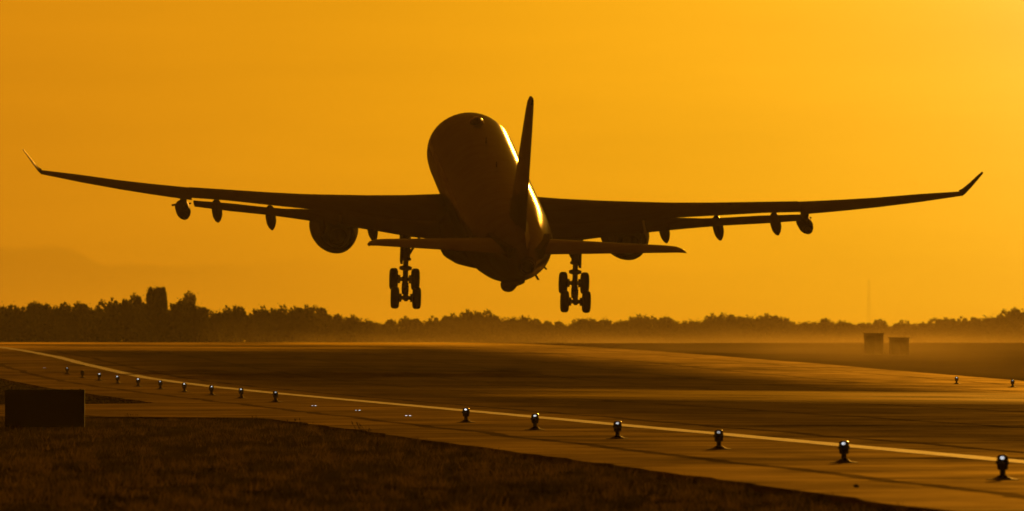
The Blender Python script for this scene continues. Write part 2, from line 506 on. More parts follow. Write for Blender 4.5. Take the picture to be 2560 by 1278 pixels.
# stations: s metres behind the nose -> local y = -s
FUS = [(0.0, -0.55, -0.75, 0.10), (0.35, 0.05, -1.35, 0.72), (1.0, 0.60, -1.85, 1.25), (2.0, 1.15, -2.25, 1.80), (3.0, 1.60, -2.48, 2.18),
       (4.0, 1.95, -2.62, 2.42), (5.5, 2.30, -2.74, 2.64), (7.0, 2.58, -2.80, 2.76), (9.0, 2.76, -2.82, 2.82), (11.0, 2.82, -2.82, 2.82),
       (18.0, 2.82, -2.82, 2.82), (26.0, 2.82, -2.82, 2.82), (34.0, 2.82, -2.82, 2.82), (38.0, 2.82, -2.82, 2.82), (41.0, 2.82, -2.70, 2.78), (44.0, 2.80, -2.35, 2.66),
       (47.0, 2.76, -1.82, 2.40), (50.0, 2.68, -1.22, 2.04), (53.0, 2.50, -0.60, 1.58), (55.5, 2.22, -0.08, 1.12), (57.3, 1.92, 0.32, 0.76), (58.3, 1.70, 0.56, 0.52)]
mb = MB(); rings = []
for s, zt, zb, w in FUS:
    zc, hh = (zt + zb) / 2, (zt - zb) / 2
    rings.append([(w * math.cos(2 * PI * k / 48), -s, zc + hh * math.sin(2 * PI * k / 48)) for k in range(48)])
fus = mb.loft(rings).build('fuselage', m_fus_body, plane)
MB().lathe([(0.50, -58.3), (0.42, -58.75), (0.34, -58.72), (0.30, -58.45)], 24, (0, 0, 1.13), 'Y').build('exhaust_pipe', m_hot, fus)
# dome on the crown, blade aerials
mb = MB(); rg = []
for t in np.linspace(0, 1, 9):
    r = math.sin(PI * max(0.03, min(0.97, t)))
    rg.append([(0.48 * r * math.cos(2 * PI * k / 16), -11.6 - 2.2 * t, 2.70 + 0.50 * r * max(-0.2, math.sin(2 * PI * k / 16))) for k in range(16)])
d = mb.loft(rg).build('crown_dome', simple('dome_paint', (0.75, 0.74, 0.72), 0.3), fus)
d['label'] = 'small pale dome on the crown of the fuselage'
def blade(x, s, z, h, c, up=True, lean=0.0, fat=1.0):
    sg = 1 if up else -1
    q = []
    for t in (0, 1):
        cc = c * (1 - 0.5 * t)
        q.append([(x + dx * fat + lean * t, -s - c * 0.45 * t - dy * cc, z + sg * h * t) for dx, dy in ((0, 0), (0.035, .3), (0.03, .7), (0, 1), (-0.03, .7), (-0.035, .3))])
    MB().loft(q).build('blade_aerial', m_dark, fus)
blade(0, 21.0, 2.78, 0.45, 0.5)
blade(0, 30.5, 2.78, 0.40, 0.5)
blade(1.72, 42.2, -1.98, 0.34, 0.9, False, 0.22, 2.4)
blade(2.22, 41.0, -1.55, 0.30, 0.9, False, 0.28, 2.4)
# wing to body fairing
mb = MB(); rg = []
for s, w, zb, zt in ((15.5, 1.6, -2.70, -2.2), (17.0, 2.7, -3.05, -1.6), (19.0, 3.25, -3.30, -1.0), (22.0, 3.45, -3.42, -0.75), (27.0, 3.45, -3.42, -0.9), (31.0, 3.35, -3.38, -1.2),
                     (33.5, 2.95, -3.20, -1.5), (35.5, 2.2, -2.98, -1.9), (37.0, 1.2, -2.78, -2.3)):
    zc, hh = (zt + zb) / 2, (zt - zb) / 2
    ring = []
    for k in range(32):
        a = 2 * PI * k / 32; c, sn = math.cos(a), math.sin(a)
        p = 0.62
        ring.append((w * math.copysign(abs(c) ** p, c), -s, zc + hh * math.copysign(abs(sn) ** p, sn)))
    rg.append(ring)
mb.loft(rg).build('belly_fairing', m_dark, plane)
# stowed refuelling boom under the tail
mb = MB(); rg = []
for s, r, zc in ((41.2, 0.10, -2.78), (41.8, 0.34, -2.82), (43.0, 0.42, -2.70), (44.5, 0.42, -2.45), (46.5, 0.34, -2.05), (49.0, 0.22, -1.55), (53.0, 0.19, -0.78), (55.0, 0.16, -0.40)):
    rg.append([(r * math.cos(2 * PI * k / 16), -s, zc + r * math.sin(2 * PI * k / 16)) for k in range(16)])
mb.loft(rg).build('refuelling_boom', m_dark, plane)

WX = [2.0, 5.0, 7.5, 9.7, 12.0, 14.2, 17.0, 19.5, 22.0, 24.0, 26.5, 29.0]
WZL = [-.95, -.80, -.62, -.43, -.21, .06, .45, .81, 1.24, 1.61, 2.14, 2.60]
WZT = [-1.40, -1.33, -1.11, -.80, -.38, -.05, .38, .68, 1.13, 1.52, 2.06, 2.66]
FZ = [-2.0, -1.90, -1.51, -1.23, -.80, -.41, -.02, .39, 0.8, 0, 0, 0]
def wle(x): return 18.6 + 0.62 * (x - 2.82)
def wte(x): return 29.8 + max(0.0, x - 9.7) * 0.37
AF = [(1.0, 0.0), (0.85, 0.20), (0.65, 0.42), (0.45, 0.57), (0.28, 0.60), (0.14, 0.52), (0.05, 0.33), (0.0, 0.0),
      (0.05, -0.22), (0.14, -0.33), (0.30, -0.40), (0.50, -0.36), (0.70, -0.22), (0.88, -0.08)]
def wing_ring(sx, x, s0, s1, z0, z1, th):
    """airfoil ring: s0/z0 leading edge (top of nose), s1/z1 trailing edge"""
    c = s1 - s0; r = []
    zl = z0 - 0.42 * th
    for t, h in AF: r.append((sx * x, -(s0 + c * t), zl + (z1 - zl) * t + h * th))
    r.append((sx * x, -s1, z1 - 0.035))
    return r
def make_wing(sx):
    mb = MB()
    def zi(x, T): return float(np.interp(x, WX, T))
    rg = []
    for x in [2.0, 3.5, 5, 6.2, 7.5, 8.6, 9.7, 11, 12, 14.2, 15.5, 17, 18.3, 19.35]:
        a, b = wle(x), wte(x); c = b - a
        rg.append(wing_ring(sx, x, a, a + 0.76 * c, zi(x, WZL), zi(x, WZT), c * (0.115 if x < 10 else 0.10)))
    mb.loft(rg)
    rg = []
    for x in [19.352, 20.5, 22, 23, 24, 25.2, 26.5, 27.8, 28.6, 29.0]:
        a, b = wle(x), wte(x); c = b - a
        rg.append(wing_ring(sx, x, a, b, zi(x, WZL), zi(x, WZT) + 0.03, c * 0.092))
    mb.loft(rg)
    w = mb.build('wing', m_wing, plane)
    # winglet
    rg = []
    for t, x, z, a, c in ((0, 29.0, 2.64, 34.83, 2.1), (.2, 29.22, 2.82, 35.1, 1.75), (.5, 29.60, 3.32, 35.7, 1.35), (.8, 29.98, 3.86, 36.25, 0.98), (1, 30.22, 4.20, 36.7, 0.6)):
        th = c * 0.075
        nx, nz = -0.80, 0.60
        if t == 0: nx, nz = -0.35, 0.93
        r = []
        for u, h in AF: r.append((sx * (x + nx * h * th), -(a + c * u), z + nz * h * th))
        r.append((sx * x, -(a + c), z - 0.01))
        rg.append(r)
    MB().loft(rg).build('winglet', m_tip, w)
    # flaps: an inboard and an outboard panel, drooped
    for (xa, xb, ns) in ((3.3, 9.55, 7), (9.75, 19.2, 9)):
        rg = []
        for x in np.linspace(xa, xb, ns):
            a, b = wle(x), wte(x); c = b - a
            sm = a + 0.76 * c
            gap = float(np.interp(x, [9.0, 11.5, 13.6, 19], [-0.14, -0.06, 0.14, 0.15]))
            z0, z1 = zi(x, WZT) - gap, zi(x, FZ)
            s0, s1 = sm - 0.12, b + 0.45
            th = 0.13 * (s1 - s0)
            r = []
            for u, h in AF:
                zc = (z0 - 0.40 * th) + (z1 - z0 + 0.40 * th) * u
                r.append((sx * x, -(s0 + (s1 - s0) * u), zc + h * th * (0.7 if h > 0 else 1)))
            r.append((sx * x, -s1, z1 - 0.03))
            rg.append(r)
        MB().loft(rg).build('flap', m_wing, w)
    # flap track fairings
    for x, zt_ in ((7.6, -2.12), (10.9, -1.68), (14.2, -1.22), (17.7, -0.58)):
        te = wte(x); a = wle(x); c = te - a
        zw = zi(x, WZT)
        s0 = te - 0.55 * c; s1 = te + 1.65
        rg = []
        z00 = zi(x, WZL) - 0.10 * c
        for t, k in ((0, .05), (.12, .55), (.3, .95), (.5, 1.0), (.7, .96), (.82, .74), (.92, .42), (1, .05)):
            s = s0 + (s1 - s0) * t
            zc = z00 + (zt_ + 0.05 - z00) * (t ** 2.1)
            rg.append([(sx * (x + 0.33 * k * math.cos(2 * PI * q / 16)), -s, zc + 0.46 * k * math.sin(2 * PI * q / 16)) for q in range(16)])
        MB().loft(rg).build('flap_fairing', m_wing, w)
    return w
for sx in (-1, 1): make_wing(sx)

def make_engine(sx):
    x = 9.37 * sx; zc = -3.30
    prof = [(1.28, -16.9), (1.40, -16.55), (1.50, -16.75), (1.55, -17.4), (1.56, -18.3), (1.50, -19.4), (1.36, -20.6), (1.20, -21.6), (1.13, -22.0), (1.09, -21.98), (1.12, -21.4), (1.22, -20.2)]
    e = MB().lathe(prof, 40, (x, 0, zc), 'Y', cap=False).build('engine', m_wing, plane)
    MB().lathe([(1.36, -17.6), (0.45, -17.5), (0.40, -16.95), (0.05, -16.55)], 32, (x, 0, zc), 'Y').build('fan', m_dark, e)
    MB().lathe([(1.24, -20.15), (0.95, -20.3), (0.85, -21.4), (0.66, -22.3), (0.60, -22.6), (0.56, -22.58), (0.58, -22.0)], 32, (x, 0, zc), 'Y').build('core_nozzle', m_hot, e)
    MB().lathe([(0.57, -21.9), (0.40, -22.3), (0.26, -22.9), (0.05, -23.5)], 24, (x, 0, zc), 'Y').build('exhaust_cone', m_hot, e)
    rg = []
    for s, zt, zb, w in ((17.6, -1.85, -2.2, 0.06), (19.2, -1.25, -2.4, 0.26), (21.6, -0.72, -2.45, 0.34), (23.8, -0.9, -2.2, 0.32), (25.6, -1.1, -1.8, 0.22), (26.8, -1.15, -1.45, 0.06)):
        rg.append([(x + w * a, -s, (zt + zb) / 2 + (zt - zb) / 2 * b) for a, b in ((1, .7), (.6, 1), (-.6, 1), (-1, .7), (-1, -.7), (-.6, -1), (.6, -1), (1, -.7))])
    MB().loft(rg).build('pylon', m_wing, e)
for sx in (-1, 1): make_engine(sx)

def make_pod(sx):
    x = 19.75 * sx; zc = -0.42
    rg = []
    for t, k in ((0, .08), (.05, .42), (.14, .78), (.28, 1.0), (.5, 1.0), (.72, 1.0), (.86, .90), (.96, .74), (1, .60)):
        s = 28.2 + 4.3 * t
        rg.append([(x + 0.46 * k * math.cos(2 * PI * q / 20), -s, zc + 0.46 * k * math.sin(2 * PI * q / 20)) for q in range(20)])
    pd = MB().loft(rg).build('refuelling_pod', m_dark, plane)
    MB().lathe([(0.27, -32.5), (0.30, -32.75), (0.20, -32.78), (0.16, -32.55)], 16, (x, 0, zc), 'Y').build('drogue_mouth', m_hot, pd)
    rg = []
    for z, s0, s1, w in ((zc + 0.30, 29.0, 31.9, 0.17), (zc + 0.75, 29.3, 32.1, 0.19), (0.80, 29.6, 32.6, 0.20)):
        rg.append([(x - 0.02 * sx + w * a, -(s0 + (s1 - s0) * b), z) for a, b in ((0, 0), (.7, .12), (1, .4), (.8, .8), (0, 1), (-.8, .8), (-1, .4), (-.7, .12))])
    MB().loft(rg).build('pod_pylon', m_wing, pd)
    pr = MB()
    for k in range(4):
        a = k * PI / 2 + 0.12
        ca, sa = math.cos(a), math.sin(a)
        q = []
        for r_, c_ in ((0.05, 0.08), (0.62, 0.055)):
            q.append([(x + ca * r_ - sa * u * c_, -28.45 - u * 0.03 - w_ * 0.02, zc + sa * r_ + ca * u * c_) for u, w_ in ((-1, -1), (1, -1), (1, 1), (-1, 1))])
        pr.loft(q)
    pr.lathe([(0.02, -28.0), (0.11, -28.25), (0.13, -28.6)], 12, (x, 0, zc), 'Y')
    pr.build('air_turbine', m_metal, pd)
for sx in (-1, 1): make_pod(sx)

def make_stab(sx):
    rg = []
    for x, a, b, z, th in ((0.6, 50.3, 56.0, 1.50, .62), (1.6, 51.0, 56.25, 1.56, .56), (4.0, 52.5, 56.8, 1.74, .46), (6.5, 54.0, 57.35, 1.93, .36), (8.6, 55.2, 57.85, 2.09, .28), (9.3, 55.7, 58.0, 2.14, .22), (9.62, 56.3, 58.1, 2.15, .12), (9.78, 57.0, 58.15, 2.13, .05)):
        c = b - a; zl = z - 0.10; ztr = z - 0.02
        rr = []
        for u, h in AF: rr.append((sx * x, -(a + c * u), zl + (ztr - zl) * u + h * th))
        rr.append((sx * x, -b, ztr - 0.02))
        rg.append(rr)
    st = MB().loft(rg).build('horizontal_stabiliser', m_fus, plane)
    g = MB()                                                    # fairing plate where it meets the tail
    g.loft([[(sx * xx, -s, zz + 1.55) for xx, zz in ((w, .32), (w + .1, 0), (w, -.28), (w - .5, -.28), (w - .5, .32))] for s, w in ((50.6, 1.95), (53, 1.72), (55.2, 1.28), (56.5, 1.05))])
    g.build('root_fairing', m_dark, st)
for sx in (-1, 1): make_stab(sx)

# fin and rudder
SYM = [(0.02, .25), (0.08, .55), (0.2, .9), (0.35, 1.0), (0.55, .85), (0.8, .42)]
def sym_ring(s0, c, z, th, lo=0.0, hi=1.0):
    pts = [(u, h) for u, h in [(0, 0)] + SYM + [(1, 0.04)] if lo <= u <= hi]
    if lo > 0: pts = [(lo, float(np.interp(lo, [0] + [p[0] for p in SYM] + [1], [0] + [p[1] for p in SYM] + [.04])))] + pts
    if hi < 1: pts = pts + [(hi, float(np.interp(hi, [0] + [p[0] for p in SYM] + [1], [0] + [p[1] for p in SYM] + [.04])))]
    r = [(h * th / 2, -(s0 + c * u), z) for u, h in pts]
    r += [(-h * th / 2 - 0.001, -(s0 + c * u), z) for u, h in reversed(pts)]
    return r
FIN = [(2.35, 45.2, 10.6, 1.05), (2.8, 46.0, 9.9, 0.92), (4.0, 47.5, 8.75, 0.82), (6.5, 50.2, 6.9, 0.68), (9.0, 52.9, 5.0, 0.52), (10.4, 54.4, 3.9, 0.42), (11.0, 55.2, 3.3, 0.34), (11.28, 55.9, 2.7, 0.24), (11.40, 56.7, 1.9, 0.08)]
fin = MB().loft([sym_ring(s, c, z, th, 0, 0.68) for z, s, c, th in FIN]).build('tail_fin', m_fus, plane)
MB().loft([sym_ring(s, c, z, th, 0.685, 1) for z, s, c, th in FIN[1:-2]]).build('rudder', m_fus, fin)
MB().loft([[(w * a, -s, z0 + (z1 - z0) * b) for a, b in ((1, 0), (.55, .35), (.2, .75), (0, 1), (-.2, .75), (-.55, .35), (-1, 0))] for s, w, z0, z1 in ((43.0, .1, 2.72, 2.85), (46.5, .65, 2.55, 3.3), (51, .80, 2.3, 3.35), (55, .62, 1.95, 2.9), (57, .2, 1.75, 2.1))]).build('fin_root_fairing', m_fus, fin)

def wheel(parent, c, r, w):
    p = []
    for k, (rr, hh) in enumerate(((0.55, .5), (.80, .5), (.93, .42), (1.0, .22), (1.0, -.22), (.93, -.42), (.80, -.5), (.55, -.5))):
        p.append((rr * r, hh * w))
    t = MB().lathe(p, 32, c, 'X').build('wheel', m_tyre, parent)
    return t
def make_main_gear(sx):
    x = 5.40 * sx; s = 28.95; zb = -5.42
    top = Vector((x, -28.4, -1.7)); piv = Vector((x, -s, zb))
    mid = top.lerp(piv, 0.50)
    g = MB().tube(top, mid, 0.30, 0.27, 16).tube(mid, piv, 0.17, 0.17, 16).build('main_landing_gear', m_gear, plane)
    c2 = MB()
    c2.lathe([(0.30, -0.09), (0.34, -0.05), (0.34, 0.05), (0.30, 0.09)], 16, mid, 'Z')
    c2.lathe([(0.24, -0.16), (0.40, -0.10), (0.40, 0.06), (0.24, 0.12)], 12, mid.lerp(piv, 0.30), 'Z')
    c2.build('collar', m_gear, g)
    br = MB().tube((x - sx * 0.22, -28.55, -3.25), (x - sx * 1.05, -28.3, -1.85), 0.085, 0.085, 8)
    br.lathe([(0.12, -.1), (0.12, .1)], 8, (x - sx * 0.72, -28.4, -2.40), 'Z')
    br.build('side_brace', m_gear, g)
    MB().tube((x, -28.6, -3.0), (x, -30.2, -1.9), 0.09, 0.09, 8).build('drag_brace', m_gear, g)
    rot = Matrix.Rotation(0.03 * sx, 3, 'Y')
    dr = MB().loft([[(x + sx * (0.30 + d), -s_, z) for d, s_ in ((0, 27.4), (0.06, 27.4), (0.10, 29.2), (0.03, 29.2))] for z in (-1.7, -2.6)])
    dr.loft([[(x + sx * (0.16 + d), -s_, z) for d, s_ in ((0.08, 27.7), (0.16, 27.7), (0.20, 29.0), (0.05, 29.0))] for z in (-2.601, -3.85)])
    dr.build('gear_door', m_wing, g)
    a = R(27)                                                   # bogie hangs with the front wheels up
    dv = Vector((0, math.cos(a), math.sin(a)))
    bm_ = MB().tube(piv - dv * 1.15, piv + dv * 1.15, 0.17, 0.17, 12)
    bm_.box(piv, (0.42, 0.55, 0.50), Matrix.Rotation(a, 3, 'X'))
    bm_.build('bogie_beam', m_gear, g)
    MB().tube(piv + Vector((0, -0.25, 1.15)), piv - dv * 0.45 + Vector((0, 0, .12)), 0.07, 0.07, 8).build('pitch_trimmer', m_gear, g)
    for k in (-1, 1):
        ac = piv + dv * 0.99 * k
        MB().tube(ac + Vector((-0.62, 0, 0)), ac + Vector((0.62, 0, 0)), 0.13, 0.13, 12).tube(ac + Vector((-0.50, 0, 0)), ac + Vector((-0.28, 0, 0)), 0.27, 0.27, 14).tube(ac + Vector((0.28, 0, 0)), ac + Vector((0.50, 0, 0)), 0.27, 0.27, 14).build('axle', m_metal, g)
        for j in (-1, 1): wheel(g, (ac.x + 0.69 * j, ac.y, ac.z), 0.70, 0.50)
for sx in (-1, 1): make_main_gear(sx)
ng = MB().tube((0, -6.3, -2.6), (0, -6.7, -4.7), 0.14, 0.11, 12).build('nose_landing_gear', m_gear, plane)
for j in (-1, 1): wheel(ng, (0.30 * j, -6.7, -4.75), 0.52, 0.32)

# ------------------------------------------------------------------ runway edge lamps
def make_lamp():
    root = empty('runway_lamp')
    mb = MB()
    mb.lathe([(0.27, 0.0), (0.265, 0.012), (0.17, 0.022), (0.105, 0.045), (0.07, 0.075)], 24).build('base_plate', m_lamp_body, root)
    MB().lathe([(0.048, 0.07), (0.048, 0.165), (0.058, 0.17)], 16).build('stem', m_lamp_body, root)
    h = MB()
    h.lathe([(0.078, 0.165), (0.084, 0.168), (0.092, 0.25), (0.098, 0.262), (0.122, 0.268), (0.122, 0.282), (0.100, 0.290)], 24)
    for k in range(4):                                          # clamp lugs round the collar
        a = PI / 4 + k * PI / 2
        h.box((0.112 * math.cos(a), 0.112 * math.sin(a), 0.283), (0.03, 0.03, 0.05), Matrix.Rotation(a, 3, 'Z'))
    h.build('lamp_head', m_lamp_body, root)
    MB().lathe([(0.094, 0.288), (0.094, 0.355), (0.088, 0.385), (0.070, 0.402), (0.035, 0.412), (0.008, 0.414)], 24).build('lamp_glass', m_lens, root)
    b = MB()
    rings = []                                                  # glowing ring of beads in the glass, one piece
    for k in range(28):
        a = 2 * PI * k / 28
        rr = 0.0068 if k % 4 < 2 else 0.0022
        c0 = Vector((0.027 * math.cos(a), -0.093, 0.356 + 0.016 * math.sin(a)))
        u = Vector((math.cos(a), 0, math.sin(a)))
        rings.append([c0 + u * rr * math.cos(2 * PI * q / 6) + Vector((0, rr * math.sin(2 * PI * q / 6), 0)) for q in range(6)])
    rings.append(rings[0])
    b.loft(rings, cap=False)
    b.build('lit_bulb', m_led, root)
    return root
LAMP_X = 21.2135
proto = make_lamp()
first = True
near_names = {7: 'nearest of all, right of the frame edge verge', }
ordinal = {7: 'nearest and largest', 8: 'second nearest', 9: 'third nearest', 10: 'fourth nearest', 11: 'fifth nearest', 12: 'sixth nearest, last before the long gap'}
ord_far = ['first past the long gap', 'second past the long gap', 'third past the long gap', 'fourth past the long gap', 'fifth past the long gap', 'sixth past the long gap',
           'seventh past the long gap', 'eighth past the long gap, beyond the sign', 'ninth past the long gap, dull and unlit', 'last and farthest past the long gap']
lamp_mesh_ready = proto
used = False
for k in list(range(7, 13)) + list(range(16, 26)):
    y = 215.551 + 30.0 * (k - 7)
    x = LAMP_X + random.uniform(-0.02, 0.02)
    o = proto if not used else copy_tree(proto)
    used = True
    o.location = (x, y, float(gz(x, y)) + 0.003)
    o.rotation_euler = (0, 0, R(-4) + random.uniform(-0.12, 0.12))
    nm = ordinal.get(k) or ord_far[k - 16]
    tag(o, 'lit runway edge lamp on the near side, ' + nm if k != 24 else 'dull runway edge lamp on the near side, ' + 'second farthest past the long gap', 'runway lamp', 'lamps along the near runway edge')
    if k == 24:
        for ch in list(o.children):
            if ch.name.startswith('lit_bulb'): bpy.data.objects.remove(ch)
for (y, lb) in ((727.0, 'lit runway edge lamp across the runway, farther left one of two'), (696.0, 'lit runway edge lamp across the runway, nearer one by the right frame edge')):
    o = copy_tree(proto); x = 69.0
    o.location = (x, y, float(gz(x, y)) + 0.003)
    o.rotation_euler = (0, 0, R(-5))
    tag(o, lb, 'runway lamp', 'lamps along the far runway edge')
# lamps set flush in the paving across the taxiway mouth
def make_flush():
    root = empty('flush_lamp')
    MB().lathe([(0.15, 0.0), (0.145, 0.012), (0.10, 0.020), (0.02, 0.021)], 20).build('rim', m_lamp_body, root)
    for sx in (-1, 1): MB().box((0.055 * sx, -0.085, 0.0195), (0.05, 0.06, 0.010)).build('lit_slot', m_led, root)
    return root
fl = make_flush(); used = False
for k, nm in ((13, 'nearest of three in the taxiway mouth'), (14, 'middle one of three in the taxiway mouth'), (15, 'farthest of three in the taxiway mouth'), (26.6, 'far off by the left frame edge')):
    y = 215.551 + 30.0 * (k - 7)
    o = fl if not used else copy_tree(fl)
    used = True
    o.location = (LAMP_X, y, float(gz(LAMP_X, y)) + 0.003)
    tag(o, 'small white flush lamp in the paving, ' + nm, 'flush lamp', 'flush lamps in the paving')

# ------------------------------------------------------------------ sign board by the taxiway
def make_sign():
    y = 354.2; z0 = float(ground_z(np.array([9.4]), np.array([y]))[0])
    root = empty('taxiway_sign', (9.36, y, z0 - 0.085), R(-3.5))
    zb, zt, w = 0.17, 1.16, 2.11
    f = MB()
    f.box((0, 0, zt - 0.025), (w, 0.22, 0.05)); f.box((0, 0, zb + 0.025), (w, 0.22, 0.05))
    for sx in (-1, 1): f.box((sx * (w / 2 - 0.025), 0, (zb + zt) / 2), (0.05, 0.218, zt - zb - 0.104))
    for k in range(9): f.box((-w / 2 + 0.12 + k * (w - 0.24) / 8, 0, zt + 0.007), (0.035, 0.05, 0.018))
    f.build('frame', m_sign, root)
    MB().box((0, 0, (zb + zt) / 2), (w - 0.104, 0.16, zt - zb - 0.104)).build('board', m_sign, root)
    for px in (-0.84, -0.02, 0.80):
        MB().tube((px, 0, -0.25), (px, 0, zb - 0.002), 0.035, 0.035, 10).lathe([(0.11, -0.02), (0.11, 0.02), (0.045, 0.05)], 12, (px, 0, 0), 'Z').build('leg', m_post, root)
    tag(root, 'dark rectangular airfield sign board on short legs in the grass', 'sign')
make_sign()

# ------------------------------------------------------------------ grass
def grass_patch(name, n, xf, y0, y1, hmin, hmax, label, wid=0.012, blades=5, spread=0.10):
    y = rng.uniform(y0, y1, n)
    lo, hi = xf(y)
    x = lo + (hi - lo) * rng.random(n)
    cl = 0.6 * vnoise(x * 1.3, y * 0.45, 1) + 0.4 * vnoise(x * 4.0, y * 1.5, 2)
    keep = rng.random(n) < np.clip((cl - 0.34) * 3.2, 0.08, 1)
    x, y, cl = x[keep], y[keep], cl[keep]
    m = len(x)
    z = ground_z(x, y)
    hgt = (hmin + (hmax - hmin) * np.clip((cl - 0.3) * 1.8, 0, 1)) * rng.uniform(0.6, 1.3, m)
    vs = []; 
    for b in range(blades):
        ang = rng.uniform(0, 2 * PI, m)
        bx = x + rng.normal(0, spread, m); by = y + rng.normal(0, spread, m)
        h = hgt * rng.uniform(0.5, 1.1, m); ln = h * rng.uniform(0.1, 0.9, m)
        la = rng.uniform(0, 2 * PI, m)
        w = wid * rng.uniform(0.7, 1.6, m)
        dx, dy = np.cos(ang) * w, np.sin(ang) * w
        A = np.stack([bx - dx, by - dy, z - 0.02], -1); B = np.stack([bx + dx, by + dy, z - 0.02], -1)
        T = np.stack([bx + np.cos(la) * ln, by + np.sin(la) * ln, z + h], -1)
        vs.append(np.stack([A, B, T], 1).reshape(-1, 3))
    V = np.concatenate(vs); Fi = np.arange(len(V))
    o = np_mesh(name, V, Fi, 3, m_blade)
    tag(o, label, 'grass', kind='stuff')
    return o
def near_x(y):
    return 0.0232 * y - 6.0, np.full_like(y, 16.85)
def near_x2(y):
    hi = np.array([min(16.8, left_edge(v) + 0.1) if v < TW0 else 16.8 for v in y])
    return 0.0232 * y - 6.0, hi
grass_patch('grass', 110000, near_x2, 160, 398.5, 0.02, 0.17, 'dry rough grass filling the dark foreground')
def island_x(y):
    hi = np.array([min(16.75, left_edge(v) + 0.1) for v in y])
    return np.full_like(y, -6.0) + 0.012 * (y - 460), hi
grass_patch('grass', 26000, island_x, 467, 900, 0.04, 0.13, 'dark grass on the wedge between taxiway and runway', 0.02)

def grass_clumps(n, per):
    cy_ = 160 * (398 / 160) ** rng.random(n); lo, hi = near_x2(cy_)
    cx_ = lo + (hi - lo) * rng.random(n)
    sz = rng.uniform(0.5, 1.3, n)
    x = np.repeat(cx_, per); y = np.repeat(cy_, per); k = np.repeat(sz, per); m = len(x)
    x = x + rng.normal(0, 0.13, m) * k; y = y + rng.normal(0, 0.22, m) * k
    ok = x < np.interp(y, [383, 399], [16.7, 9.0]); x, y, k = x[ok], y[ok], k[ok]; m = len(x)
    z = ground_z(x, y); h = rng.uniform(0.05, 0.20, m) * k
    ang = rng.uniform(0, 2 * PI, m); la = rng.uniform(0, 2 * PI, m); w = rng.uniform(0.006, 0.014, m); ln = h * rng.uniform(0.2, 1.0, m)
    A = np.stack([x - np.cos(ang) * w, y - np.sin(ang) * w, z - 0.02], -1); B = np.stack([x + np.cos(ang) * w, y + np.sin(ang) * w, z - 0.02], -1)
    T = np.stack([x + np.cos(la) * ln, y + np.sin(la) * ln, z + h], -1)
    V = np.stack([A, B, T], 1).reshape(-1, 3)
    o = np_mesh('grass_clumps', V, np.arange(len(V)), 3, m_clump)
    tag(o, 'straw coloured clumps standing up from the dark grass', 'grass', kind='stuff')
grass_clumps(1500, 70)

def weed(x, y, n, h, label):
    z0 = float(ground_z(np.array([x]), np.array([y]))[0])
    mb = MB()
    r = random.Random(int(x * 100 + y))
    for i in range(n):
        bx, by = r.gauss(0, 0.16), r.gauss(0, 0.16)
        hh = h * r.uniform(0.45, 1.0); lx = r.gauss(0, 0.10) * hh / 0.4; ly = r.gauss(0, 0.08)
        mb.tube((bx, by, -0.03), (bx + lx * .4, by + ly, hh * .6), 0.006, 0.005, 4)
        mb.tube((bx + lx * .4, by + ly, hh * .6), (bx + lx, by + ly, hh), 0.005, 0.003, 4)
        if r.random() < 0.6:
            mb.tube((bx + lx * .85, by + ly, hh * .9), (bx + lx * 1.1, by + ly, hh * 1.08), 0.013, 0.004, 5)
    o = mb.build('weed', m_weed, smooth=False)
    o.location = (x, y, z0)
    tag(o, label, 'weed', 'tall weeds at the grass edge')
weed(16.3, 324, 15, 0.42, 'tallest clump of dry weed stalks at the grass edge beside the shoulder')
weed(15.9, 352, 10, 0.34, 'thin clump of dry weed stalks second along the grass edge')
weed(15.7, 374, 9, 0.32, 'sparse weed stalks near the corner where grass meets taxiway')
weed(12.9, 396, 20, 0.26, 'bushy low weed on the grass edge right of the sign')
weed(11.8, 357, 26, 0.22, 'low weed tuft in the grass just right of the sign')
mb = MB()
mb.lathe([(0.01, -0.01), (0.055, 0.005), (0.06, 0.03), (0.03, 0.055), (0.005, 0.07)], 9)
rk = mb.build('stone', m_rock, sharp=20)
rk.location = (17.9, 205.0, float(gz(17.9, 205.0))); rk.scale = (0.8, 0.8, 0.75); rk.rotation_euler = (0.2, 0.3, 0.4)
tag(rk, 'small dark stone lying on the shoulder near the grass edge', 'stone')

# ------------------------------------------------------------------ huts and mast on the far side
def hut(x, y, w, d, h, label, pitched):
    z0 = float(gz(x, y)) - DROP - 0.1
    root = empty('equipment_hut', (x, y, z0), R(-5))
    wall = MB().box((0, 0, h / 2), (w, d, h)).build('wall', m_hut, root, smooth=False)
    if pitched:
        rf = MB().loft([[(-w / 2 - .12, yy, h + .003), (w / 2 + .12, yy, h + .003), (0.0, yy, h + .45)] for yy in (-d / 2 - .12, d / 2 + .12)])
    else:
        rf = MB().box((0, 0, h + 0.043), (w + .12, d + .12, 0.08))
    rf.build('roof', m_hutroof, root, smooth=False)
    dr = MB().box((-w * .18, -d / 2 - 0.02, h * .47), (0.62, 0.035, h * .86)).build('door', m_hutroof, root, smooth=False)
    MB().box((-w * .18 + .22, -d / 2 - 0.055, h * .47), (0.04, 0.03, 0.14)).build('handle', m_metal, dr, smooth=False)
    vt = MB()
    for k in range(4): vt.box((w * .30, -d / 2 - 0.015, h * .68 + k * 0.07), (0.3, 0.03, 0.04))
    vt.build('vent', m_hutroof, root, smooth=False)
    tag(root, label, 'hut', 'huts across the runway')
hut(93.1, 1050, 1.5, 1.8, 1.62, 'dim equipment hut across the runway, taller left one of two', False)
hut(94.2, 1040, 1.55, 1.7, 1.32, 'dim equipment hut across the runway, lower right one of two', False)

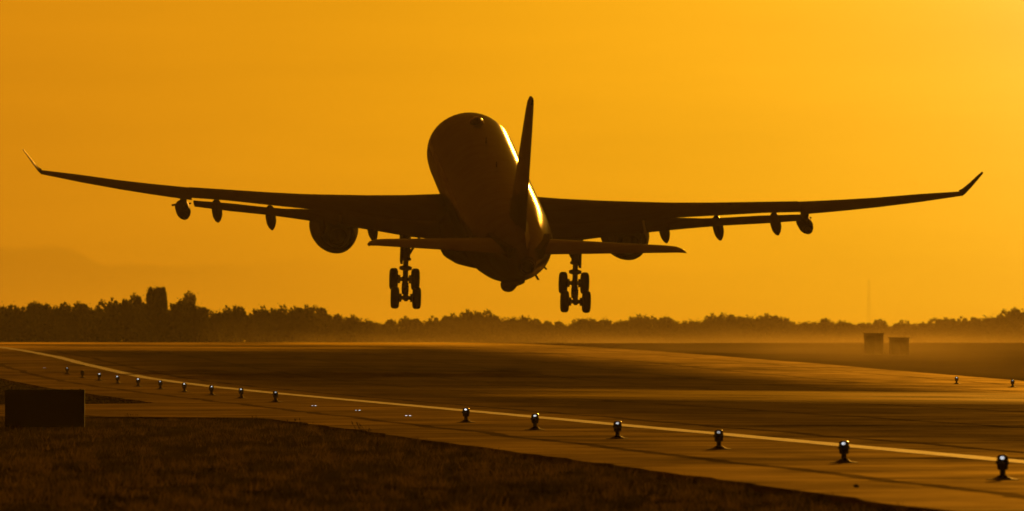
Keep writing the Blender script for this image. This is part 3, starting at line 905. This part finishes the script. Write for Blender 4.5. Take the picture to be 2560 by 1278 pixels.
def mast():
    y = 4000.0; x = math.tan(R(3.5159 + math.degrees(math.atan((2172 - 1280) / 33400)))) * y
    z0 = float(gz(x, y)) - DROP
    root = empty('lattice_mast', (x, y, z0))
    H = 18.6; w0, w1 = 0.85, 0.5
    m = MB(); cs = [(-1, -1), (1, -1), (1, 1), (-1, 1)]
    for a, b in cs: m.tube((a * w0 / 2, b * w0 / 2, 0), (a * w1 / 2, b * w1 / 2, H), 0.011, 0.011, 5)
    n = 26
    for i in range(n):
        za, zb = H * i / n, H * (i + 1) / n
        wa, wb = w0 + (w1 - w0) * i / n, w0 + (w1 - w0) * (i + 1) / n
        for q in range(4):
            (a, b), (c, d) = cs[q], cs[(q + 1) % 4]
            m.tube((a * wa / 2, b * wa / 2, za), (c * wb / 2, d * wb / 2, zb), 0.005, 0.005, 4)
    m.build('lattice', m_mast, root)
    MB().tube((0, 0, H - 0.5), (0, 0, H + 0.6), 0.02, 0.012, 6).build('aerial', m_mast, root)
    tag(root, 'faint slim lattice mast rising above the far treeline', 'mast')
mast()

# ------------------------------------------------------------------ far trees
def crown_mesh(name, seed, lobes, n, leaf):
    """leaf clumps scattered through several overlapping lobes; unit size: ~1 wide, ~1 high"""
    g = np.random.default_rng(seed)
    vs = []; tot = sum(l[3] for l in lobes)
    for (cx, cy, cz, r, ry) in lobes:
        k = int(n * r / tot)
        d = g.normal(size=(k, 3)); d /= np.linalg.norm(d, axis=1)[:, None]
        rad = r * (0.45 + 0.55 * g.random(k) ** 0.5) * (0.9 + 0.35 * g.random(k))
        c = np.array([cx, cy, cz]) + d * rad[:, None] * np.array([1, 1, ry])
        loose = g.random(k) < 0.10                              # loose twigs above and beside the mass
        c[:, 2] += loose * np.abs(g.normal(0, 0.05, k)); c[:, 0] += loose * g.normal(0, 0.05, k)
        ok = c[:, 2] > 0.01; c = c[ok]; loose = loose[ok]
        k = len(c)
        u = g.normal(size=(k, 3)); u /= np.linalg.norm(u, axis=1)[:, None]
        w = np.cross(u, g.normal(size=(k, 3))); w /= np.linalg.norm(w, axis=1)[:, None]
        sz = leaf * g.uniform(0.6, 1.5, k)[:, None] * np.where(loose, 0.45, 1.0)[:, None]
        vs.append(np.stack([c - u * sz, c + w * sz * 0.7, c + u * sz, c - w * sz * 0.7], 1).reshape(-1, 3))
    V = np.concatenate(vs)
    me = bpy.data.meshes.new(name)
    nf = len(V) // 4
    me.vertices.add(len(V)); me.vertices.foreach_set('co', V.astype(np.float32).ravel())
    me.loops.add(nf * 4); me.loops.foreach_set('vertex_index', np.arange(nf * 4, dtype=np.int32))
    me.polygons.add(nf); me.polygons.foreach_set('loop_start', np.arange(0, nf * 4, 4, dtype=np.int32))
    me.update(calc_edges=True)
    me.materials.append(m_leaf)
    return me
def lobes_for(seed, style):
    r = random.Random(seed); L = []
    if style == 'bush':
        for i in range(8): L.append((r.uniform(-.34, .34), r.uniform(-.3, .3), r.uniform(.12, .55), r.uniform(.20, .32), 1.0))
        for i in range(3): L.append((r.uniform(-.25, .25), r.uniform(-.2, .2), r.uniform(.60, .80), r.uniform(.10, .17), 1.1))
    elif style == 'block':
        for cx in (-.30, 0, .30):
            for cz in (.50, .64, .76, .86): L.append((cx * .95, r.uniform(-.12, .12), cz, .17, 0.8))
        for cx in (-.2, .2): L.append((cx, 0, .28, .24, 1))
    else:
        L.append((0, 0, .60, .38, .85)); L.append((-.22, .1, .52, .26, .9)); L.append((.24, -.1, .55, .27, .9)); L.append((0, 0, .22, .30, .9))
        for i in range(3): L.append((r.uniform(-.3, .3), 0, r.uniform(.65, .85), .14, 1))
    return L
VAR = [crown_mesh('crown', 100 + i, lobes_for(100 + i, 'bush'), 1500, 0.045) for i in range(9)]
V_BLOCK = crown_mesh('crown', 201, lobes_for(201, 'block'), 4200, 0.045)
V_ROUND = crown_mesh('crown', 202, lobes_for(202, 'round'), 2000, 0.042)
def trunk_mesh():
    m = MB()
    m.tube((0, 0, -0.03), (0.01, 0, 0.35), 0.045, 0.03, 8)
    for a, e in ((0.3, .72), (2.4, .68), (4.4, .75)):
        m.tube((0.01, 0, 0.33), (0.22 * math.cos(a), 0.2 * math.sin(a), e), 0.024, 0.008, 6)
    o = m.build('trunk', m_bark)
    me = o.data; bpy.data.objects.remove(o)
    return me
TRUNK = trunk_mesh()
def tree(px, y, top_px, w_m, me, label, group=None, name='tree'):
    """px: direction of the tree given as photo column; top_px: height of its top given as photo row"""
    th = R(3.5159) + math.atan((px - 1280) / 33400)
    x = math.tan(th) * y
    z0 = float(gz(x, y)) - DROP
    h = 2.274 + (849.3 - top_px) / 33400 * y - z0
    root = empty(name, (x, y, z0), random.uniform(-0.5, 0.5))
    tr = bpy.data.objects.new('trunk', TRUNK); C.objects.link(tr); tr.parent = root
    cr = bpy.data.objects.new('crown', me); C.objects.link(cr); cr.parent = root
    root.scale = (w_m, w_m, h)
    tag(root, label, 'tree', group)
    return root
PX = [0, 60, 100, 160, 200, 240, 280, 310, 340, 372, 420, 450, 470, 500, 525, 570, 600, 630, 660, 700, 760, 800, 850, 900, 940, 1000, 1080, 1150, 1190, 1250, 1300, 1340, 1400, 1480, 1560, 1600, 1650, 1720, 1800, 1880, 1920, 1990, 2040, 2080, 2140, 2170, 2200, 2300, 2400, 2480, 2510, 2560]
PT_ = [760, 760, 748, 758, 752, 755, 740, 735, 737, 742, 748, 752, 752, 760, 772, 763, 759, 769, 770, 763, 769, 775, 783, 797, 803, 796, 800, 778, 770, 786, 783, 795, 806, 796, 793, 786, 796, 800, 786, 780, 786, 800, 796, 796, 806, 812, 800, 800, 797, 785, 773, 770]
tr_ = random.Random(3)
px = -60
while px < 2640:
    top = float(np.interp(px, PX, PT_)) + tr_.uniform(-12, 0)
    y = float(np.interp(px, [300, 1100, 2000], [1800, 2100, 3200])) + tr_.uniform(0, 130)
    w = tr_.uniform(3.8, 6.2) * y / 2070
    tree(px, y, top, w, tr_.choice(VAR), 'dark bushy tree in the front row of the far treeline', 'front row of far trees')
    px += tr_.uniform(22, 40)
px = -50
while px < 2640:
    top = float(np.interp(px, PX, PT_)) + tr_.uniform(-6, 8)
    y = float(np.interp(px, [300, 1100, 2000], [2000, 2300, 3450])) + tr_.uniform(0, 130)
    tree(px, y, top, tr_.uniform(4.5, 7.0) * y / 2260, tr_.choice(VAR), 'hazy bushy tree half hidden in the back row of the treeline', 'back row of far trees')
    px += tr_.uniform(34, 60)
tree(392, 1790, 720, 2.9, V_BLOCK, 'tall dark tree with a square block crown standing above the treeline', name='tall_tree')
tree(468, 2700, 726, 6.4, VAR[4], 'pale rounded tree right of the square topped tree', name='round_tree')
tree(2536, 3150, 766, 9.5, VAR[2], 'tall broad tree at the right end of the treeline', name='broad_tree')

# ------------------------------------------------------------------ haze over the whole airfield
def haze():
    me = MB().box((200, 2585, 12.3), (2100, 5250, 29.4))
    o = me.build('haze', None, smooth=False)
    m = bpy.data.materials.new('haze_air'); m.use_nodes = True
    nt = m.node_tree; nt.nodes.clear()
    out = nt.nodes.new('ShaderNodeOutputMaterial'); v = nt.nodes.new('ShaderNodeVolumePrincipled')
    v.inputs['Color'].default_value = (1.0, 0.85, 0.5, 1)
    v.inputs['Density'].default_value = 5.0e-5
    v.inputs['Anisotropy'].default_value = 0.35
    nt.links.new(v.outputs[0], out.inputs['Volume'])
    o.data.materials.append(m)
    tag(o, 'thin golden haze lying over the airfield', 'haze', kind='stuff')
haze()

# ------------------------------------------------------------------ dust blown up behind the airliner
def dust():
    o = MB().box((206, 1200, 4.4), (288, 900, 10.0)).build('blown_dust', None, smooth=False)
    m = bpy.data.materials.new('dust_air'); m.use_nodes = True
    nt = m.node_tree; nt.nodes.clear()
    N, L = nt.nodes.new, nt.links.new
    out = N('ShaderNodeOutputMaterial'); v = N('ShaderNodeVolumePrincipled')
    v.inputs['Color'].default_value = (1.0, 0.80, 0.35, 1)
    v.inputs['Anisotropy'].default_value = 0.45
    tc = N('ShaderNodeTexCoord'); mp = N('ShaderNodeMapping'); mp.inputs['Scale'].default_value = (0.045, 0.010, 0.30)
    L(tc.outputs['Object'], mp.inputs['Vector'])
    nz = N('ShaderNodeTexNoise'); nz.inputs['Scale'].default_value = 1.0; nz.inputs['Detail'].default_value = 3.0
    L(mp.outputs[0], nz.inputs['Vector'])
    r = N('ShaderNodeMapRange'); r.inputs['From Min'].default_value = 0.42; r.inputs['From Max'].default_value = 0.70
    L(nz.outputs[0], r.inputs['Value'])
    sp = N('ShaderNodeSeparateXYZ'); L(tc.outputs['Object'], sp.inputs[0])
    h = N('ShaderNodeMapRange'); h.inputs['From Min'].default_value = 1.5; h.inputs['From Max'].default_value = 8.8; h.inputs['To Min'].default_value = 1.0; h.inputs['To Max'].default_value = 0.0
    L(sp.outputs[2], h.inputs['Value'])
    hp = N('ShaderNodeMath'); hp.operation = 'POWER'; hp.inputs[1].default_value = 2.0; L(h.outputs[0], hp.inputs[0])
    a = N('ShaderNodeMath'); a.operation = 'MULTIPLY'; L(r.outputs[0], a.inputs[0]); L(hp.outputs[0], a.inputs[1])
    lo = N('ShaderNodeMapRange'); lo.interpolation_type = 'SMOOTHSTEP'                  # densest in the first metres over the paving
    for nm, vv in (('From Min', 1.6), ('From Max', 3.6), ('To Min', 2.3), ('To Max', 1.0)): lo.inputs[nm].default_value = vv
    L(sp.outputs[2], lo.inputs['Value'])
    c = N('ShaderNodeMath'); c.operation = 'MULTIPLY'; L(a.outputs[0], c.inputs[0]); L(lo.outputs[0], c.inputs[1])
    b = N('ShaderNodeMath'); b.operation = 'MULTIPLY'; b.inputs[1].default_value = 1.0e-3; L(c.outputs[0], b.inputs[0])
    L(b.outputs[0], v.inputs['Density'])
    L(v.outputs[0], out.inputs['Volume'])
    o.data.materials.append(m)
    tag(o, 'golden dust blown up over the far runway behind the airliner', 'dust', kind='stuff')
dust()
